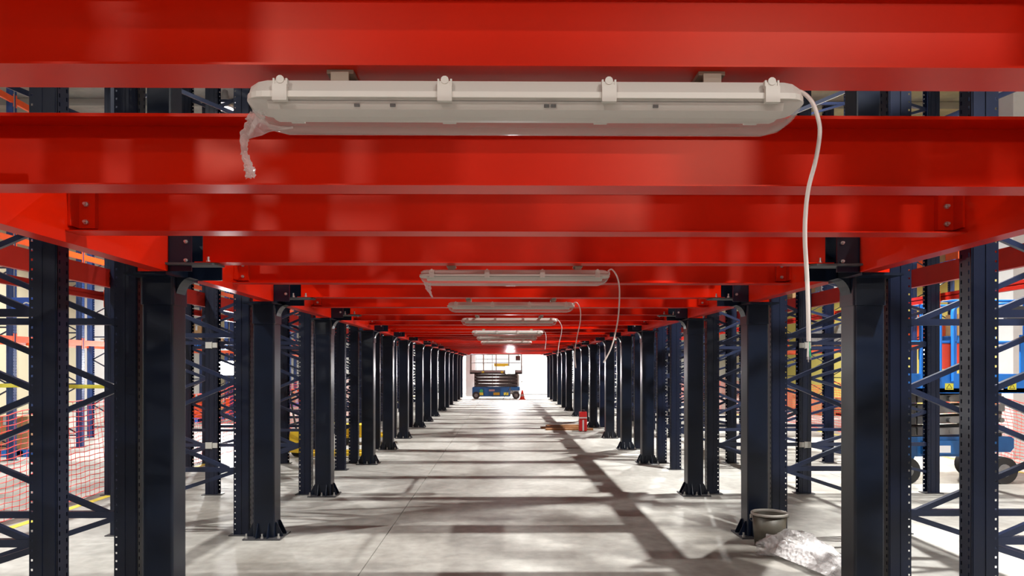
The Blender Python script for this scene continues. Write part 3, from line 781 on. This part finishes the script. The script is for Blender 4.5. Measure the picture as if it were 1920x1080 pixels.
# blue sign on the left
t = thing('hanging_sign', 'blue sign with white curl mark beyond the left racking', 'sign', px(49, 590, 11.5))
MB().box(-.17, .17, 0, .02, 0, .26).obj('sign_plate', 'skyblue', t)
P = [(.06+.05*math.cos(a), -.004, .13+.05*math.sin(a)) for a in [PI*.2+1.5*PI*k/10 for k in range(11)]]
MB().tube(P, .012, 6).obj('curl_mark', 'white', t)
MB().box(-.14, -.13, .005, .012, .26, 6).obj('hanger', 'galv', t); MB().box(.13, .14, .005, .012, .26, 6).obj('hanger', 'galv', t)

# white building posts
for nm, x0, x1, y0, y1 in (('trim_3', -2.12, -1.58, 41.6, 42.1), ('trim_4', 9.17, 9.6, 13.2, 13.65), ('trim_5', -7.6, -7.25, 24.0, 24.35), ('trim_6', -12.3, -11.9, 17.0, 17.4)):
    struct(MB().box(x0, x1, y0, y1, 0, CEIL).obj(nm, 'white'))
# white partition and steel-framed opening at the far end
pt = thing('partition', 'white boarded partition at the far right end of the aisle', 'partition', (.92, 44.0, 0))
for k in range(3): MB().box(.0+.62*k, .615+.62*k, 0, .06, .03, 3.8).obj('board', 'white', pt)
MB().box(-.03, 1.90, -.01, .07, 0, .03).obj('sole_plate', 'grey', pt)
for z, w_, m_ in ((2.05, .05, 'grey'), (1.62, .14, 'bluewire'), (1.32, .05, 'grey'), (.75, .10, 'grey')): MB().box(.12, .12+w_, -.006, -.001, z, z+(.10 if w_ > .1 else .05)).obj('notice', m_, pt)
fr = thing('window_screen', 'thin grey steel framed screen behind the far lift', 'screen', (-1.6, 43.0, 0))
for x in (0, .95, 1.9): MB().box(x-.02, x+.02, -.02, .02, 0, 3.2).obj('mullion', 'grey', fr)
for z in (1.3, 2.1, 3.2): MB().box(-.02, 1.92, -.018, .018, z-.02, z+.02).obj('transom', 'grey', fr)

# ------------------------------------------------------------------ small things
# cone
t = thing('traffic_cone', 'small coral red traffic cone right of the far lift', 'cone', (.95, 37.4, 0))
MB().box(-.17, .17, -.17, .17, 0, .03).obj('cone_base', 'coral', t)
MB().lathe([(.13, .03), (.10, .16)], (0, 0, 0), 20).lathe([(.075, .28), (.025, .48), (0, .48)], (0, 0, 0), 20).obj('cone_body', 'coral', t)
MB().lathe([(.10, .16), (.075, .28)], (0, 0, 0), 20).obj('reflective_band', 'white', t)
# bucket
bx, by = 2.455, 6.80
t = thing('bucket', 'dark grey round bucket with pale rim on the floor beside the right column', 'bucket', (bx, by, 0))
MB().lathe([(0, .004), (.125, .004), (.13, .0), (.155, .29), (.150, .29), (.122, .012), (0, .012)], (0, 0, 0), 40).obj('bucket_body', 'bucket', t)
MB().lathe([(.155, .285), (.165, .287), (.166, .305), (.160, .312), (.150, .308), (.149, .289)], (0, 0, 0), 40).obj('bucket_rim', 'rim', t)
MB().cyl((-.168, 0, .275), 0, .018, .02, 12).obj('handle_lug', 'rim', t); MB().cyl((.168, 0, .275), 0, .018, .02, 12).obj('handle_lug', 'rim', t)
P = [(-.172*math.cos(a), .172*math.sin(a)*.94, .275-.10*math.sin(a)) for a in [PI*k/20 for k in range(21)]]
MB().tube(P, .0035, 6).obj('wire_handle', 'galv', t)
MB().tube([(.035+.014*math.cos(a), -.142, .12+.014*math.sin(a)) for a in [2*PI*k/12 for k in range(13)]], .002, 5).obj('moulded_mark', 'rim', t)
MB().tube([(.065+.014*math.cos(a), -.134, .12+.014*math.sin(a)) for a in [2*PI*k/12 for k in range(13)]], .002, 5).obj('moulded_mark', 'rim', t)
# crumpled clear wrapping on the floor, from in front of the bucket towards the near right column
def wrapping():
    A = [(2.26, 6.50, .11, .075), (2.33, 6.47, .14, .085), (2.42, 6.43, .19, .10), (2.51, 6.37, .215, .12), (2.59, 6.28, .20, .15), (2.62, 6.12, .17, .165), (2.64, 5.96, .155, .175), (2.66, 5.80, .13, .165), (2.68, 5.66, .09, .12)]
    vs = []; fs = []; n = 26; PS = []
    for i in range(len(A)-1):
        for j in range(8):
            u = j/8; PS.append([A[i][k]*(1-u)+A[i+1][k]*u for k in range(4)])
    PS.append(list(A[-1])); r2 = random.Random(3)
    ph = [r2.uniform(0, 6.3) for _ in range(12)]
    for i, (x, y, hh, ww) in enumerate(PS):
        for k in range(n):
            th = 2*PI*k/n
            q = 1+.16*math.sin(3*th+i*.12+ph[0])+.09*math.sin(7*th-i*.3+ph[1])+.06*math.sin(11*th+i*.8+ph[2])+r2.uniform(-.02, .02)
            cx = math.cos(th)*ww*q; cz = hh*.5+math.sin(th)*hh*.55*q
            vs.append((x+cx*.75, y+cx*.62+r2.uniform(-.006, .006), max(.003, cz)))
    m_ = len(PS)
    for i in range(m_-1):
        for k in range(n): fs.append((i*n+k, i*n+(k+1) % n, (i+1)*n+(k+1) % n, (i+1)*n+k))
    return MB().add(vs, fs, True)
o = wrapping().obj('plastic_wrapping', 'bubble'); tag(o, 'crumpled clear bubble wrapping lying on the floor in front of the bucket', 'plastic wrap')
# inner folded sheets give the wrap its body
def sheet(seed, sc):
    r2 = random.Random(seed); vs = []; fs = []
    for i in range(20):
        u = i/19
        for k in range(9):
            v = k/8-.5; x = 2.33+.31*u; y = 6.54-.82*u
            vs.append((x+v*.20*sc*(.4+u)+r2.uniform(-.004, .004), y+v*.15*sc+r2.uniform(-.004, .004), .015+.15*sc*(1-abs(v)*1.6)*(.8+.2*r2.random())))
    for i in range(19):
        for k in range(8): fs.append((i*9+k, i*9+k+1, (i+1)*9+k+1, (i+1)*9+k))
    return MB().add(vs, fs, True)
for sd_ in (1, 2): sheet(sd_, .8+.15*sd_).obj('inner_fold', 'bubble', o)
# red case and planks on the floor by the right row
t = thing('equipment_case', 'small upright red case with pale straps by the right column row', 'case', (2.03, 18.9, 0))
MB().rbox(-.10, .10, -.09, .09, .02, .30, .02, 3).obj('case_body', 'redcase', t)
MB().rbox(-.095, .095, -.085, .085, .31, .50, .02, 3).obj('case_lid', 'redcase', t)
MB().box(-.02, .02, -.097, -.09, .02, .30).obj('pale_strap', 'label', t); MB().box(-.098, .098, -.09, -.086, .34, .37).obj('pale_strap', 'label', t)
for sx in (-.06, .06): MB().cyl((sx, 0, .02), 1, .02, .17, 10).obj('caster', 'black', t)
MB().tube([(-.05, 0, .50), (-.05, 0, .545), (.05, 0, .545), (.05, 0, .50)], .008, 6).obj('handle', 'dgrey', t)
for k, (x, y, a) in enumerate(((1.62, 19.9, .05), (1.72, 19.35, -.04), (1.80, 20.5, .10))):
    o = MB().box(-.62, .62, -.11, .11, 0, .045).obj('plank', 'plank', None, (x, y, .0)); o.rotation_euler.z = a
    tag(o, ['brown timber plank, middle one beside the red case', 'nearest brown timber plank beside the red case', 'farthest brown timber plank beside the red case'][k], 'plank', 'planks by the red case')
# yellow pallet truck left of the aisle
t = thing('pallet_truck', 'yellow pallet truck parked between the left rack frames', 'pallet truck', (-3.3, 13.75, 0), 0)
MB().prism([(-.62, .10), (-.30, .08), (-.30, .34), (-.36, .50), (-.56, .50), (-.62, .30)], 1, -.28, .28).obj('pump_body', 'yellow', t)
for sy in (-1, 1):
    MB().prism([(-.30, .085), (.72, .085), (.80, .05), (.80, .03), (-.30, .03)], 1, sy*.20-.08, sy*.20+.08).obj('fork', 'yellow', t)
    MB().cyl((.60, sy*.20, .04), 1, .04, .08, 14).obj('fork_roller', 'black', t)
MB().cyl((-.52, 0, .09), 1, .09, .18, 18).obj('steer_wheel', 'black', t)
MB().tube([(-.52, 0, .40), (-.66, 0, 1.12)], .018, 8).tube([(-.67, -.17, 1.18), (-.66, -.08, 1.10), (-.66, .08, 1.10), (-.67, .17, 1.18)], .015, 8).obj('tiller', 'dgrey', t)
# second low yellow trolley nearer the fifth column
t = thing('flat_trolley', 'low yellow flat trolley beside the left rack, past the pallet truck', 'trolley', (-2.95, 16.0, 0), .2)
MB().box(-.55, .55, -.35, .35, .16, .21).obj('trolley_deck', 'yellow', t)
MB().box(-.45, .25, -.28, .28, .215, .42).obj('yellow_crate', 'yellow', t)
for sx in (-1, 1):
    for sy in (-1, 1): MB().cyl((sx*.45, sy*.27, .075), 1, .075, .04, 14).obj('wheel', 'black', t)
